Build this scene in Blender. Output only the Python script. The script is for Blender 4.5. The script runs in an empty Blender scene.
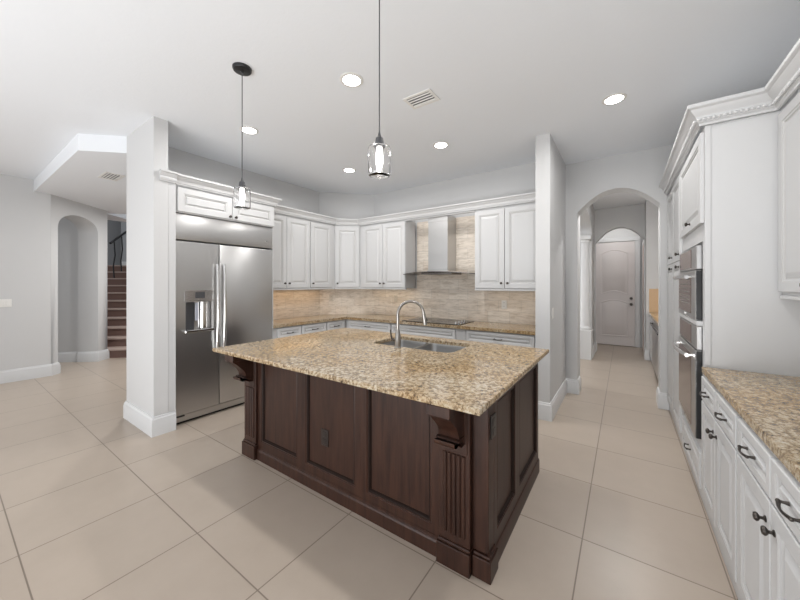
import bpy, bmesh, math, random
from mathutils import Vector, Matrix
random.seed(7)
SC = bpy.context.scene
COL = SC.collection
PI = math.pi
R = math.radians

# ------------------------------------------------------------------ camera
YAW = math.atan2(224.0, 323.0)
cam_data = bpy.data.cameras.new('camera')
cam = bpy.data.objects.new('camera', cam_data)
COL.objects.link(cam)
cam.location = (0, 0, 1.45)
cam.rotation_euler = (PI / 2, 0, YAW)
cam_data.sensor_width = 36.0
cam_data.lens = 36.0 * 323.0 / 800.0
cam_data.shift_y = -16.0 / 800.0
cam_data.clip_start = 0.02
SC.camera = cam

# ------------------------------------------------------------------ world, daylight, exposure
world = bpy.data.worlds.new('sky')
SC.world = world
world.use_nodes = True
wn = world.node_tree
bgn = wn.nodes['Background']
bgn.inputs[0].default_value = (0.93, 0.96, 1.0, 1)
bgn.inputs[1].default_value = 0.75
SC.view_settings.view_transform = 'Standard'
SC.view_settings.look = 'None'
SC.view_settings.exposure = -0.05
SC.view_settings.gamma = 1.0
SC.view_settings.use_curve_mapping = False


def area(name, loc, rot, sx, sy, power, col=(1, 1, 1)):
    d = bpy.data.lights.new(name, 'AREA')
    d.shape = 'RECTANGLE'
    d.size, d.size_y = sx, sy
    d.energy = power
    d.color = col
    o = bpy.data.objects.new(name, d)
    o.location = loc
    o.rotation_euler = rot
    COL.objects.link(o)
    return o


# daylight from the glass doors behind the camera; the others are added fill
area('daylight_rear', (-3.0, -4.75, 1.5), (R(90), 0, 0), 8.0, 2.6, 20, (1.0, 0.99, 0.97))
area('fill_family_room', (-7.3, -2.4, 1.5), (R(90), 0, R(-90)), 3.6, 2.4, 50, (1.0, 0.99, 0.98))  # added fill in front of the solid left wall, brightens the lobby side
area('fill_dining', (-3.3, 6.4, 1.6), (R(90), 0, R(-90)), 1.8, 2.2, 50)  # added fill shining through the dining arch to lift the dark hall
area('fill_stair', (-9.6, 5.6, 4.6), (R(20), 0, R(-120)), 2.0, 1.5, 70, (0.92, 0.96, 1.0))  # added fill high inside the closed stairwell
# warm strip lights under the wall cabinets
area('under_cabinet_strip', (-4.2, 3.15, 1.36), (0, 0, 0), 0.05, 1.2, 1.2, (1.0, 0.70, 0.42))
area('under_cabinet_strip', (-3.2, 4.34, 1.36), (0, 0, 0), 0.8, 0.05, 0.5, (1.0, 0.78, 0.52))
area('under_cabinet_strip', (-1.2, 4.34, 1.36), (0, 0, 0), 0.7, 0.05, 0.25, (1.0, 0.82, 0.6))
area('under_cabinet_strip', (0.8, 6.5, 1.36), (0, 0, 0), 0.1, 2.0, 3.0, (1.0, 0.8, 0.55))
# added fill lamp behind the camera, aimed up to brighten the ceiling evenly
area('fill_ceiling', (-1.3, -2.4, 0.3), (R(150), 0, 0), 4.6, 1.8, 235, (0.97, 0.985, 1.0))

# ------------------------------------------------------------------ materials


def new_mat(name):
    m = bpy.data.materials.new(name)
    m.use_nodes = True
    nt = m.node_tree
    return m, nt, nt.nodes['Principled BSDF']


def simple(name, col, rough=0.5, metal=0.0, bump=0.0, bscale=60, spec=None):
    m, nt, b = new_mat(name)
    b.inputs['Base Color'].default_value = (*col, 1)
    b.inputs['Roughness'].default_value = rough
    b.inputs['Metallic'].default_value = metal
    if spec is not None:
        b.inputs['Specular IOR Level'].default_value = spec
    tc = nt.nodes.new('ShaderNodeTexCoord')
    n = nt.nodes.new('ShaderNodeTexNoise')
    n.inputs['Scale'].default_value = bscale
    n.inputs['Detail'].default_value = 3
    nt.links.new(tc.outputs['Object'], n.inputs['Vector'])
    if bump:
        bp = nt.nodes.new('ShaderNodeBump')
        bp.inputs['Strength'].default_value = bump
        bp.inputs['Distance'].default_value = 0.01
        nt.links.new(n.outputs['Fac'], bp.inputs['Height'])
        nt.links.new(bp.outputs['Normal'], b.inputs['Normal'])
    return m


def ramp(nt, stops):
    r = nt.nodes.new('ShaderNodeValToRGB')
    e = r.color_ramp.elements
    while len(e) < len(stops):
        e.new(0.5)
    for i, (p, c) in enumerate(stops):
        e[i].position = p
        e[i].color = (*c, 1)
    return r


def noise(nt, vec, scale, detail=4, rough=0.6, dist=0.0):
    n = nt.nodes.new('ShaderNodeTexNoise')
    n.inputs['Scale'].default_value = scale
    n.inputs['Detail'].default_value = detail
    n.inputs['Roughness'].default_value = rough
    n.inputs['Distortion'].default_value = dist
    nt.links.new(vec, n.inputs['Vector'])
    return n


def mixc(nt, fac, a, b, mode='MIX'):
    m = nt.nodes.new('ShaderNodeMix')
    m.data_type = 'RGBA'
    m.blend_type = mode
    for sock, v in ((m.inputs[0], fac), (m.inputs[6], a), (m.inputs[7], b)):
        if hasattr(v, 'is_output'):
            nt.links.new(v, sock)
        elif isinstance(v, (int, float)):
            sock.default_value = v
        else:
            sock.default_value = (*v, 1)
    return m.outputs[2]


def mapping(nt, scale=(1, 1, 1), loc=(0, 0, 0), rot=(0, 0, 0), src='Object'):
    tc = nt.nodes.new('ShaderNodeTexCoord')
    mp = nt.nodes.new('ShaderNodeMapping')
    mp.inputs['Scale'].default_value = scale
    mp.inputs['Location'].default_value = loc
    mp.inputs['Rotation'].default_value = rot
    nt.links.new(tc.outputs[src], mp.inputs['Vector'])
    return mp.outputs['Vector']


def granite():
    m, nt, b = new_mat('granite')
    v = mapping(nt, (1, 1, 1))
    vs = mapping(nt, (1.15, 1.0, 1.0), rot=(0, 0, R(20)))
    big = noise(nt, v, 2.6, 3, 0.55, 0.4)
    mid = noise(nt, vs, 42, 3, 0.62, 0.3)
    fine = noise(nt, vs, 120, 3, 0.7, 0.2)
    add = nt.nodes.new('ShaderNodeMath')
    add.operation = 'MULTIPLY_ADD'
    nt.links.new(fine.outputs['Fac'], add.inputs[0])
    add.inputs[1].default_value = 0.55
    nt.links.new(mid.outputs['Fac'], add.inputs[2])
    r1 = ramp(nt, [(0.58, (0.075, 0.055, 0.038)), (0.67, (0.215, 0.150, 0.088)), (0.75, (0.345, 0.258, 0.158)), (0.84, (0.445, 0.365, 0.255)), (0.95, (0.53, 0.475, 0.38))])
    nt.links.new(add.outputs[0], r1.inputs[0])
    rb = ramp(nt, [(0.38, (0.92, 0.78, 0.58)), (0.62, (1.0, 1.0, 1.0))])
    nt.links.new(big.outputs['Fac'], rb.inputs[0])
    c = mixc(nt, 0.8, r1.outputs[0], rb.outputs[0], 'MULTIPLY')
    sp = noise(nt, v, 130, 2, 0.6, 0.0)
    rs = ramp(nt, [(0.63, (0, 0, 0)), (0.70, (1, 1, 1))])
    nt.links.new(sp.outputs['Fac'], rs.inputs[0])
    c = mixc(nt, rs.outputs[0], c, (0.05, 0.042, 0.034))
    nt.links.new(c, b.inputs['Base Color'])
    b.inputs['Roughness'].default_value = 0.12
    return m


def travertine():
    m, nt, b = new_mat('travertine')
    # brick pattern runs along the wall: x + y drives the course, z the height
    tc = nt.nodes.new('ShaderNodeTexCoord')
    sep = nt.nodes.new('ShaderNodeSeparateXYZ')
    nt.links.new(tc.outputs['Object'], sep.inputs[0])
    add = nt.nodes.new('ShaderNodeMath')
    add.operation = 'ADD'
    nt.links.new(sep.outputs[0], add.inputs[0])
    nt.links.new(sep.outputs[1], add.inputs[1])
    cmb = nt.nodes.new('ShaderNodeCombineXYZ')
    nt.links.new(add.outputs[0], cmb.inputs[0])
    nt.links.new(sep.outputs[2], cmb.inputs[1])
    br = nt.nodes.new('ShaderNodeTexBrick')
    br.inputs['Scale'].default_value = 1.0
    br.inputs['Brick Width'].default_value = 0.305
    br.inputs['Row Height'].default_value = 0.152
    br.inputs['Mortar Size'].default_value = 0.0025
    br.inputs['Color1'].default_value = (0.82, 0.755, 0.67, 1)
    br.inputs['Color2'].default_value = (0.74, 0.655, 0.56, 1)
    br.inputs['Mortar'].default_value = (0.60, 0.55, 0.49, 1)
    nt.links.new(cmb.outputs[0], br.inputs['Vector'])
    mp = nt.nodes.new('ShaderNodeMapping')
    mp.inputs['Scale'].default_value = (4, 22, 1)
    nt.links.new(cmb.outputs[0], mp.inputs['Vector'])
    n = noise(nt, mp.outputs[0], 1.6, 5, 0.65, 0.8)
    rr = ramp(nt, [(0.32, (0.72, 0.68, 0.63)), (0.5, (0.95, 0.94, 0.93)), (0.68, (1.10, 1.09, 1.09))])
    nt.links.new(n.outputs['Fac'], rr.inputs[0])
    c = mixc(nt, 1.0, br.outputs['Color'], rr.outputs[0], 'MULTIPLY')
    nt.links.new(c, b.inputs['Base Color'])
    b.inputs['Roughness'].default_value = 0.45
    bp = nt.nodes.new('ShaderNodeBump')
    bp.inputs['Strength'].default_value = 0.25
    bp.inputs['Distance'].default_value = 0.004
    nt.links.new(br.outputs['Fac'], bp.inputs['Height'])
    bp.invert = True
    nt.links.new(bp.outputs['Normal'], b.inputs['Normal'])
    return m


def floor_tile():
    m, nt, b = new_mat('floor_tile')
    S = 0.6150
    v = mapping(nt, (1, 1, 1), loc=(0.195, -0.872 + S * 2, 0))
    br = nt.nodes.new('ShaderNodeTexBrick')
    br.offset = 0.0
    br.inputs['Scale'].default_value = 1.0
    br.inputs['Brick Width'].default_value = S
    br.inputs['Row Height'].default_value = S
    br.inputs['Mortar Size'].default_value = 0.0034
    br.inputs['Mortar Smooth'].default_value = 0.1
    br.inputs['Color1'].default_value = (0.435, 0.368, 0.306, 1)
    br.inputs['Color2'].default_value = (0.418, 0.352, 0.292, 1)
    br.inputs['Mortar'].default_value = (0.215, 0.175, 0.14, 1)
    nt.links.new(v, br.inputs['Vector'])
    n = noise(nt, v, 5, 5, 0.6)
    rr = ramp(nt, [(0.35, (0.98, 0.978, 0.975)), (0.65, (1.02, 1.02, 1.02))])
    nt.links.new(n.outputs['Fac'], rr.inputs[0])
    c = mixc(nt, 1.0, br.outputs['Color'], rr.outputs[0], 'MULTIPLY')
    nt.links.new(c, b.inputs['Base Color'])
    b.inputs['Roughness'].default_value = 0.32
    b.inputs['Specular IOR Level'].default_value = 0.35
    bp = nt.nodes.new('ShaderNodeBump')
    bp.inputs['Strength'].default_value = 0.3
    bp.inputs['Distance'].default_value = 0.003
    bp.invert = True
    nt.links.new(br.outputs['Fac'], bp.inputs['Height'])
    nt.links.new(bp.outputs['Normal'], b.inputs['Normal'])
    return m


def dark_wood():
    m, nt, b = new_mat('espresso_wood')
    v = mapping(nt, (14, 14, 1.2))
    n = noise(nt, v, 2.2, 5, 0.6, 0.4)
    rr = ramp(nt, [(0.3, (0.020, 0.0082, 0.0055)), (0.7, (0.052, 0.022, 0.0135))])
    nt.links.new(n.outputs['Fac'], rr.inputs[0])
    nt.links.new(rr.outputs[0], b.inputs['Base Color'])
    b.inputs['Roughness'].default_value = 0.4
    b.inputs['Specular IOR Level'].default_value = 0.3
    return m


def steel(name, col, rough, aniso=(1, 60, 60)):
    m, nt, b = new_mat(name)
    b.inputs['Base Color'].default_value = (*col, 1)
    b.inputs['Metallic'].default_value = 1.0
    v = mapping(nt, aniso)
    n = noise(nt, v, 6, 3, 0.6)
    rr = nt.nodes.new('ShaderNodeMapRange')
    rr.inputs[3].default_value = rough * 0.92
    rr.inputs[4].default_value = rough * 1.08
    nt.links.new(n.outputs['Fac'], rr.inputs[0])
    nt.links.new(rr.outputs[0], b.inputs['Roughness'])
    return m


def emit(name, col, s):
    m, nt, b = new_mat(name)
    b.inputs['Base Color'].default_value = (1, 1, 1, 1)
    b.inputs['Emission Color'].default_value = (*col, 1)
    b.inputs['Emission Strength'].default_value = s
    return m


def glass(name, rough=0.0, col=(1, 1, 1)):
    m, nt, b = new_mat(name)
    b.inputs['Base Color'].default_value = (*col, 1)
    b.inputs['Transmission Weight'].default_value = 1.0
    b.inputs['Roughness'].default_value = rough
    b.inputs['IOR'].default_value = 1.45
    return m


WALL = simple('wall_paint', (0.60, 0.60, 0.60), 0.6, bump=0.04, bscale=90)
CEIL = simple('ceiling_paint', (0.81, 0.832, 0.862), 0.8, bump=0.12, bscale=28)
TRIM = simple('trim_paint', (0.65, 0.655, 0.66), 0.4)
WHITE = simple('cabinet_white', (0.59, 0.592, 0.595), 0.42)
GLAZE = simple('cabinet_glaze', (0.50, 0.495, 0.49), 0.45)
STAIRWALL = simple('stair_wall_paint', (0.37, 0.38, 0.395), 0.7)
WOOD = dark_wood()
WOODG = simple('espresso_groove', (0.014, 0.007, 0.005), 0.6, spec=0.15)
GRAN = granite()
TRAV = travertine()
FLOOR = floor_tile()
SS = steel('stainless', (0.55, 0.545, 0.54), 0.32, (6, 6, 260))
SSB = steel('bright_steel', (0.72, 0.71, 0.70), 0.16)
NICK = steel('brushed_nickel', (0.34, 0.325, 0.305), 0.28)
BRONZE = simple('dark_pull_metal', (0.075, 0.066, 0.06), 0.35, 0.85)
BLACK = simple('black_plastic', (0.012, 0.012, 0.013), 0.3)
DGREY = simple('dark_grey_plastic', (0.06, 0.06, 0.065), 0.4)
OVENG = simple('oven_glass', (0.16, 0.115, 0.10), 0.12)
BGLASS = simple('black_glass', (0.01, 0.01, 0.012), 0.06)
PLATE = simple('white_plastic', (0.78, 0.77, 0.74), 0.35)
BEIGEPL = simple('almond_plastic', (0.62, 0.56, 0.48), 0.4)
BRPL = simple('brown_plastic', (0.018, 0.012, 0.010), 0.35)
GLASSM = glass('clear_glass')
CANOPYG = simple('smoked_steel', (0.22, 0.20, 0.185), 0.25, 1.0)
BULB = emit('bulb_glow', (1.0, 0.97, 0.93), 9.0)
LENS = emit('lamp_lens', (1.0, 0.98, 0.95), 20.0)
STEPW = simple('stair_carpet', (0.17, 0.105, 0.088), 0.9, bump=0.3, bscale=300)
NOSE = simple('stair_nosing', (0.40, 0.31, 0.27), 0.7)
DOORP = simple('door_paint', (0.70, 0.66, 0.65), 0.4)
ORTILE = simple('amber_tile', (0.58, 0.40, 0.24), 0.4)

# ------------------------------------------------------------------ mesh helpers


def finish(name, bm, mats, parent=None, smooth=True, ang=32):
    me = bpy.data.meshes.new(name)
    bmesh.ops.recalc_face_normals(bm, faces=bm.faces[:])
    bm.to_mesh(me)
    bm.free()
    if not isinstance(mats, (list, tuple)):
        mats = [mats]
    for m in mats:
        me.materials.append(m)
    if smooth:
        me.polygons.foreach_set('use_smooth', [True] * len(me.polygons))
        me.set_sharp_from_angle(angle=R(ang))
    o = bpy.data.objects.new(name, me)
    COL.objects.link(o)
    if parent is not None:
        o.parent = parent
    return o


def thing(name, label, cat, loc=(0, 0, 0), rz=0.0, group=None):
    o = bpy.data.objects.new(name, None)
    o.empty_display_size = 0.1
    COL.objects.link(o)
    o.location = loc
    o.rotation_euler = (0, 0, rz)
    tag(o, label, cat, group)
    return o


def tag(o, label, cat, group=None):
    o['label'] = label
    o['category'] = cat
    if group:
        o['group'] = group
    return o


def struct(o, label=None, cat=None):
    o['kind'] = 'structure'
    if label:
        o['label'] = label
    if cat:
        o['category'] = cat
    return o


def copy_tree(o, parent=None):
    c = o.copy()
    COL.objects.link(c)
    c.parent = parent
    for ch in list(o.children):
        copy_tree(ch, c)
    return c


def box(bm, x0, x1, y0, y1, z0, z1, bev=0.0, mi=0, segs=1):
    vs = [bm.verts.new((x, y, z)) for x in (x0, x1) for y in (y0, y1) for z in (z0, z1)]
    f = [(0, 1, 3, 2), (4, 6, 7, 5), (0, 4, 5, 1), (2, 3, 7, 6), (0, 2, 6, 4), (1, 5, 7, 3)]
    fs = [bm.faces.new([vs[i] for i in q]) for q in f]
    for q in fs:
        q.material_index = mi
    if bev:
        es = list({e for q in fs for e in q.edges})
        r = bmesh.ops.bevel(bm, geom=es, offset=bev, segments=segs, affect='EDGES', profile=0.5)
        for q in r['faces']:
            q.material_index = mi
    return fs


def B(*a, **k):
    bm = bmesh.new()
    box(bm, *a, **k)
    return bm


def prism(bm, poly, z0, z1, mi=0):
    """vertical prism over a plan polygon"""
    a = [bm.verts.new((x, y, z0)) for x, y in poly]
    b = [bm.verts.new((x, y, z1)) for x, y in poly]
    n = len(poly)
    fs = [bm.faces.new(a[::-1]), bm.faces.new(b)]
    for i in range(n):
        fs.append(bm.faces.new((a[i], a[(i + 1) % n], b[(i + 1) % n], b[i])))
    for f in fs:
        f.material_index = mi
    return fs


def extr(bm, poly, axis, t0, t1, mi=0):
    """prism of a polygon (u,v) extruded along an axis: axis 'x' -> (t,u,v); 'y' -> (u,t,v)"""
    def P(u, v, t):
        return (t, u, v) if axis == 'x' else (u, t, v)
    a = [bm.verts.new(P(u, v, t0)) for u, v in poly]
    b = [bm.verts.new(P(u, v, t1)) for u, v in poly]
    n = len(poly)
    fs = [bm.faces.new(a[::-1]), bm.faces.new(b)]
    for i in range(n):
        fs.append(bm.faces.new((a[i], a[(i + 1) % n], b[(i + 1) % n], b[i])))
    for f in fs:
        f.material_index = mi
    return fs


def lathe(bm, prof, segs=24, mi=0, center=(0, 0, 0), axis='z', cap=True):
    rings = []
    for r, h in prof:
        ring = []
        for i in range(segs):
            a = 2 * PI * i / segs
            p = (r * math.cos(a), r * math.sin(a), h)
            if axis == 'y':
                p = (p[0], p[2], p[1])
            elif axis == 'x':
                p = (p[2], p[0], p[1])
            ring.append(bm.verts.new((p[0] + center[0], p[1] + center[1], p[2] + center[2])))
        rings.append(ring)
    for k in range(len(rings) - 1):
        for i in range(segs):
            f = bm.faces.new((rings[k][i], rings[k][(i + 1) % segs], rings[k + 1][(i + 1) % segs], rings[k + 1][i]))
            f.material_index = mi
    if cap:
        for ring in (rings[0], rings[-1]):
            bm.faces.new(ring).material_index = mi
    return rings


def tube(bm, pts, rad, segs=12, mi=0):
    pts = [Vector(p) for p in pts]
    n = len(pts)
    rads = rad if isinstance(rad, (list, tuple)) else [rad] * n
    up = None
    rings = []
    for i in range(n):
        t = (pts[min(i + 1, n - 1)] - pts[max(i - 1, 0)]).normalized()
        if up is None:
            ref = Vector((0, 0, 1)) if abs(t.z) < 0.9 else Vector((1, 0, 0))
            up = (ref - t * ref.dot(t)).normalized()
        else:
            up = (up - t * up.dot(t)).normalized()
        s = t.cross(up)
        rings.append([bm.verts.new(pts[i] + (up * math.cos(2 * PI * k / segs) + s * math.sin(2 * PI * k / segs)) * rads[i]) for k in range(segs)])
    for k in range(n - 1):
        for i in range(segs):
            bm.faces.new((rings[k][i], rings[k][(i + 1) % segs], rings[k + 1][(i + 1) % segs], rings[k + 1][i])).material_index = mi
    for r in (rings[0], rings[-1]):
        bm.faces.new(r).material_index = mi


def sweep(bm, path, prof, mi=0):
    """sweep a closed profile [(outward, z)] along a plan polyline; outward is to the right of travel"""
    n = len(path)
    P = [Vector((p[0], p[1])) for p in path]
    rings = []
    for i in range(n):
        if i == 0:
            d0 = d1 = (P[1] - P[0]).normalized()
        elif i == n - 1:
            d0 = d1 = (P[-1] - P[-2]).normalized()
        else:
            d0 = (P[i] - P[i - 1]).normalized()
            d1 = (P[i + 1] - P[i]).normalized()
        n0 = Vector((d0.y, -d0.x))
        n1 = Vector((d1.y, -d1.x))
        m = (n0 + n1)
        m = m / max(1e-6, m.dot(n0)) if i not in (0, n - 1) else n0
        rings.append([bm.verts.new((P[i].x + m.x * o, P[i].y + m.y * o, z)) for o, z in prof])
    k = len(prof)
    for i in range(n - 1):
        for j in range(k):
            bm.faces.new((rings[i][j], rings[i][(j + 1) % k], rings[i + 1][(j + 1) % k], rings[i + 1][j])).material_index = mi
    bm.faces.new(rings[0][::-1])
    bm.faces.new(rings[-1])


def rings_panel(bm, x0, x1, z0, z1, prof, y=0.0, mats=None):
    """door or panel front: rectangular rings (inset, height out towards -y), last one capped"""
    rr = []
    for ins, h in prof:
        rr.append([bm.verts.new(p) for p in ((x0 + ins, y - h, z0 + ins), (x1 - ins, y - h, z0 + ins), (x1 - ins, y - h, z1 - ins), (x0 + ins, y - h, z1 - ins))])
    bm.faces.new(rr[0][::-1])
    for k in range(len(rr) - 1):
        for i in range(4):
            f = bm.faces.new((rr[k][i], rr[k][(i + 1) % 4], rr[k + 1][(i + 1) % 4], rr[k + 1][i]))
            if mats and k in mats:
                f.material_index = mats[k]
    bm.faces.new(rr[-1])


def door_bm(w, h, fr=0.058, t=0.02):
    bm = bmesh.new()
    fr = min(fr, w * 0.22, h * 0.26)
    prof = [(0, 0), (0, t - 0.003), (0.003, t), (fr, t), (fr + 0.004, t - 0.004), (fr + 0.012, t - 0.006), (fr + 0.016, t - 0.011), (fr + 0.024, t - 0.011), (fr + 0.05 if min(w, h) > 0.3 else fr + 0.032, t - 0.002)]
    rings_panel(bm, -w / 2, w / 2, -h / 2, h / 2, prof, 0, {3: 1, 5: 1, 6: 1})
    return bm


def arch_wall(bm, frame, u0, u1, H, ou0, ou1, spring, apex, th, segs=20, mi=0, base=0.0, ex=None):
    """wall of length u0..u1 with an arched opening; frame(u, depth, z) -> point; depth 0 is the front"""
    mid = (ou0 + ou1) / 2
    hw = (ou1 - ou0) / 2
    arch = []
    for i in range(segs + 1):
        a = PI - PI * i / segs
        c = -1 + 2 * i / segs if ex is None else math.cos(a)
        sh = 1 - c * c if ex is None else max(0.0, math.sin(a)) ** ex
        arch.append((mid + hw * c, spring + (apex - spring) * sh if 0 < i < segs else spring))
    def quad(pts):
        bm.faces.new([bm.verts.new(frame(*p)) for p in pts]).material_index = mi
    for d in (0, th):
        quad([(u0, d, base), (ou0, d, base), (ou0, d, spring), (u0, d, spring)])
        quad([(ou1, d, base), (u1, d, base), (u1, d, spring), (ou1, d, spring)])
        quad([(u0, d, spring), (ou0, d, spring), (ou0, d, H), (u0, d, H)])
        quad([(ou1, d, spring), (u1, d, spring), (u1, d, H), (ou1, d, H)])
        for i in range(segs):
            a, b = arch[i], arch[i + 1]
            quad([(a[0], d, a[1]), (b[0], d, b[1]), (b[0], d, H), (a[0], d, H)])
    for i in range(segs):
        a, b = arch[i], arch[i + 1]
        quad([(a[0], 0, a[1]), (a[0], th, a[1]), (b[0], th, b[1]), (b[0], 0, b[1])])
    for u in (ou0, ou1):
        quad([(u, 0, base), (u, th, base), (u, th, spring), (u, 0, spring)])
    for u in (u0, u1):
        quad([(u, 0, base), (u, th, base), (u, th, H), (u, 0, H)])
    quad([(u0, 0, H), (u1, 0, H), (u1, th, H), (u0, th, H)])
    bmesh.ops.remove_doubles(bm, verts=bm.verts[:], dist=0.0005)


CZ = 3.05          # ceiling height
BB = [(0, 0), (0.022, 0), (0.022, 0.135), (0.018, 0.148), (0.018, 0.158), (0.011, 0.170), (0.009, 0.182), (0, 0.185)]

# ================================================================== SETTING
bm = bmesh.new()
box(bm, -13.6, 3.0, -4.9, 11.0, -0.12, 0.0)
struct(finish('floor', bm, FLOOR, smooth=False))

bm = bmesh.new()
prism(bm, [(-7.6, -4.9), (3.0, -4.9), (3.0, 11.0), (-4.40, 11.0), (-4.40, 1.225), (-4.44, 1.185), (-4.77, 0.87), (-7.6, 0.87)], CZ, CZ + 0.12)
struct(finish('ceiling', bm, CEIL, smooth=False))
# dropped ceiling over the stair lobby
bm = bmesh.new()
prism(bm, [(-9.4, 0.87), (-4.77, 0.87), (-4.44, 1.185), (-4.40, 1.225), (-4.40, 4.9), (-5.6, 4.9), (-8.57, 1.97), (-9.4, 2.9)], 2.87, CZ + 0.12)
struct(finish('ceiling_lobby', bm, CEIL, smooth=False))
bm = bmesh.new()
box(bm, -13.6, -4.40, 1.0, 11.0, 5.2, 5.3)
struct(finish('ceiling_stairwell', bm, CEIL, smooth=False))

# left wall
bm = B(-7.75, -7.45, -4.8, 1.049, 0, CZ)
struct(finish('wall_left', bm, WALL, smooth=False))
# angled wall with the arched doorway
A0 = Vector((-7.45, 1.05))
B0 = Vector((-8.26, 1.92))
LD = (B0 - A0).normalized()
LN = Vector((LD.y, -LD.x))          # towards the lobby (+x,+y)
if LN.x < 0:
    LN = -LN
LL = (B0 - A0).length


def fr_ang(u, d, z):
    p = A0 + LD * u - LN * d
    return (p.x, p.y, z)


OU0, OU1 = 0.125, 0.955
bm = bmesh.new()
arch_wall(bm, fr_ang, 0, LL, 2.87, OU0, OU1, 2.37, 2.635, 0.33, ex=0.85)
struct(finish('wall_angled', bm, WALL))
# wall seen through the arch, and the passage behind
bm = bmesh.new()
p0 = A0 + LD * (OU1 + 0.03) - LN * 0.335
p1 = A0 + LD * (OU1 + 0.03) - LN * 2.2
q = LD * 0.1
prism(bm, [(p0.x, p0.y), (p1.x, p1.y), (p1.x + q.x, p1.y + q.y), (p0.x + q.x, p0.y + q.y)], 0, 2.87)
struct(finish('wall_passage', bm, WALL, smooth=False))
# stairwell walls
bm = bmesh.new()
box(bm, -13.5, -13.4, 1.0, 8.0, 0, 5.2)
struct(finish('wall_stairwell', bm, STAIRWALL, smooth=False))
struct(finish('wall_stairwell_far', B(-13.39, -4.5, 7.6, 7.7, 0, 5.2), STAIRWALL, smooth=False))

# wall stub beside the refrigerator and the kitchen's left, corner and back walls
struct(finish('wall_stub', B(-4.44, -3.68, 1.19, 1.31, 0, CZ), WALL, smooth=False))
struct(finish('wall_kitchen_left', B(-4.44, -4.36, 1.311, 3.82, 0, CZ), WALL, smooth=False))
bm = bmesh.new()
prism(bm, [(-4.36, 3.821), (-3.681, 4.5), (-3.75, 4.57), (-4.44, 3.88), (-4.44, 3.821)], 0, CZ)
struct(finish('wall_kitchen_corner', bm, WALL, smooth=False))
struct(finish('wall_kitchen_back', B(-3.68, -0.792, 4.5, 4.62, 0, CZ), WALL, smooth=False))
struct(finish('wall_pillar', B(-0.79, -0.645, 3.72, 4.829, 0, CZ), WALL, smooth=False))
# wall with the arch to the hall
bm = bmesh.new()
arch_wall(bm, lambda u, d, z: (u, 4.83 + d, z), -0.79, 1.2, CZ, -0.505, 0.348, 2.39, 2.64, 0.25)
struct(finish('wall_arch', bm, WALL))
# hall: left wall with its own arch, far arch, end wall, right wall
bm = bmesh.new()
arch_wall(bm, lambda u, d, z: (-0.52 - d, u, z), 5.081, 8.099, CZ, 5.30, 7.36, 2.40, 2.70, 0.22, ex=0.8)
struct(finish('wall_hall_left', bm, WALL))
bm = bmesh.new()
arch_wall(bm, lambda u, d, z: (u, 8.10 + d, z), -0.75, 1.2, CZ, -0.505, 0.355, 2.33, 2.63, 0.2)
struct(finish('wall_hall_arch', bm, WALL))
struct(finish('wall_hall_end', B(-0.9, 1.2, 9.2, 9.3, 0, CZ), WALL, smooth=False))
struct(finish('wall_hall_nook', B(0.345, 1.2, 7.75, 8.098, 0, CZ), WALL, smooth=False))
struct(finish('wall_entry_right', B(0.36, 0.46, 8.302, 9.199, 0, CZ), WALL, smooth=False))
struct(finish('wall_entry_left', B(-0.80, -0.66, 8.302, 9.199, 0, CZ), WALL, smooth=False))
struct(finish('wall_dining', B(-4.2, -4.1, 5.0, 9.0, 0, CZ), WALL, smooth=False))
struct(finish('wall_dining_far', B(-4.1, -0.76, 8.9, 9.0, 0, CZ), WALL, smooth=False))
struct(finish('wall_right', B(1.09, 1.2, -4.8, 4.829, 0, CZ), WALL, smooth=False))
struct(finish('wall_hall_right', B(1.06, 1.2, 5.081, 7.749, 0, CZ), WALL, smooth=False))
# rear wall with the wide glass-door opening behind the camera
bm = bmesh.new()
box(bm, -7.75, -7.1, -4.8, -4.6, 0, CZ)
box(bm, 0.9, 1.2, -4.8, -4.6, 0, CZ)
box(bm, -7.1, 0.9, -4.8, -4.6, 2.8, CZ)
struct(finish('wall_rear', bm, WALL, smooth=False))

# baseboards
def baseboard(side, path):
    bm = bmesh.new()
    sweep(bm, path, BB)
    struct(finish('baseboard_' + side, bm, TRIM, ang=20))


pA = A0 + LD * OU0
pA2 = pA - LN * 0.33
pB = A0 + LD * OU1
pB2 = pB - LN * 0.33
baseboard('left', [(-7.45, -4.6), (-7.45, 1.05), (pA.x, pA.y), (pA2.x, pA2.y)][::1])
baseboard('angled', [(pB2.x, pB2.y), (pB.x, pB.y), (B0.x, B0.y), (B0.x - LN.x * 0.3, B0.y - LN.y * 0.3)])
pp = A0 + LD * (OU1 + 0.03)
baseboard('passage', [((pp - LN * 2.1).x, (pp - LN * 2.1).y), ((pp - LN * 0.36).x, (pp - LN * 0.36).y)])
baseboard('stub', [(-4.44, 1.6), (-4.44, 1.19), (-3.68, 1.19), (-3.68, 1.372)])
baseboard('pillar', [(-0.79, 3.80), (-0.79, 3.72), (-0.645, 3.72), (-0.645, 4.83), (-0.505, 4.83), (-0.505, 5.08)])
baseboard('arch', [(0.348, 5.08), (0.348, 4.83), (0.428, 4.83)])
baseboard('hall_left', [(-0.70, 7.36), (-0.52, 7.36), (-0.52, 8.1), (-0.505, 8.1), (-0.505, 8.3)])
baseboard('hall_nook', [(0.355, 8.3), (0.345, 8.1), (0.345, 7.75), (0.39, 7.75)])

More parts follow.
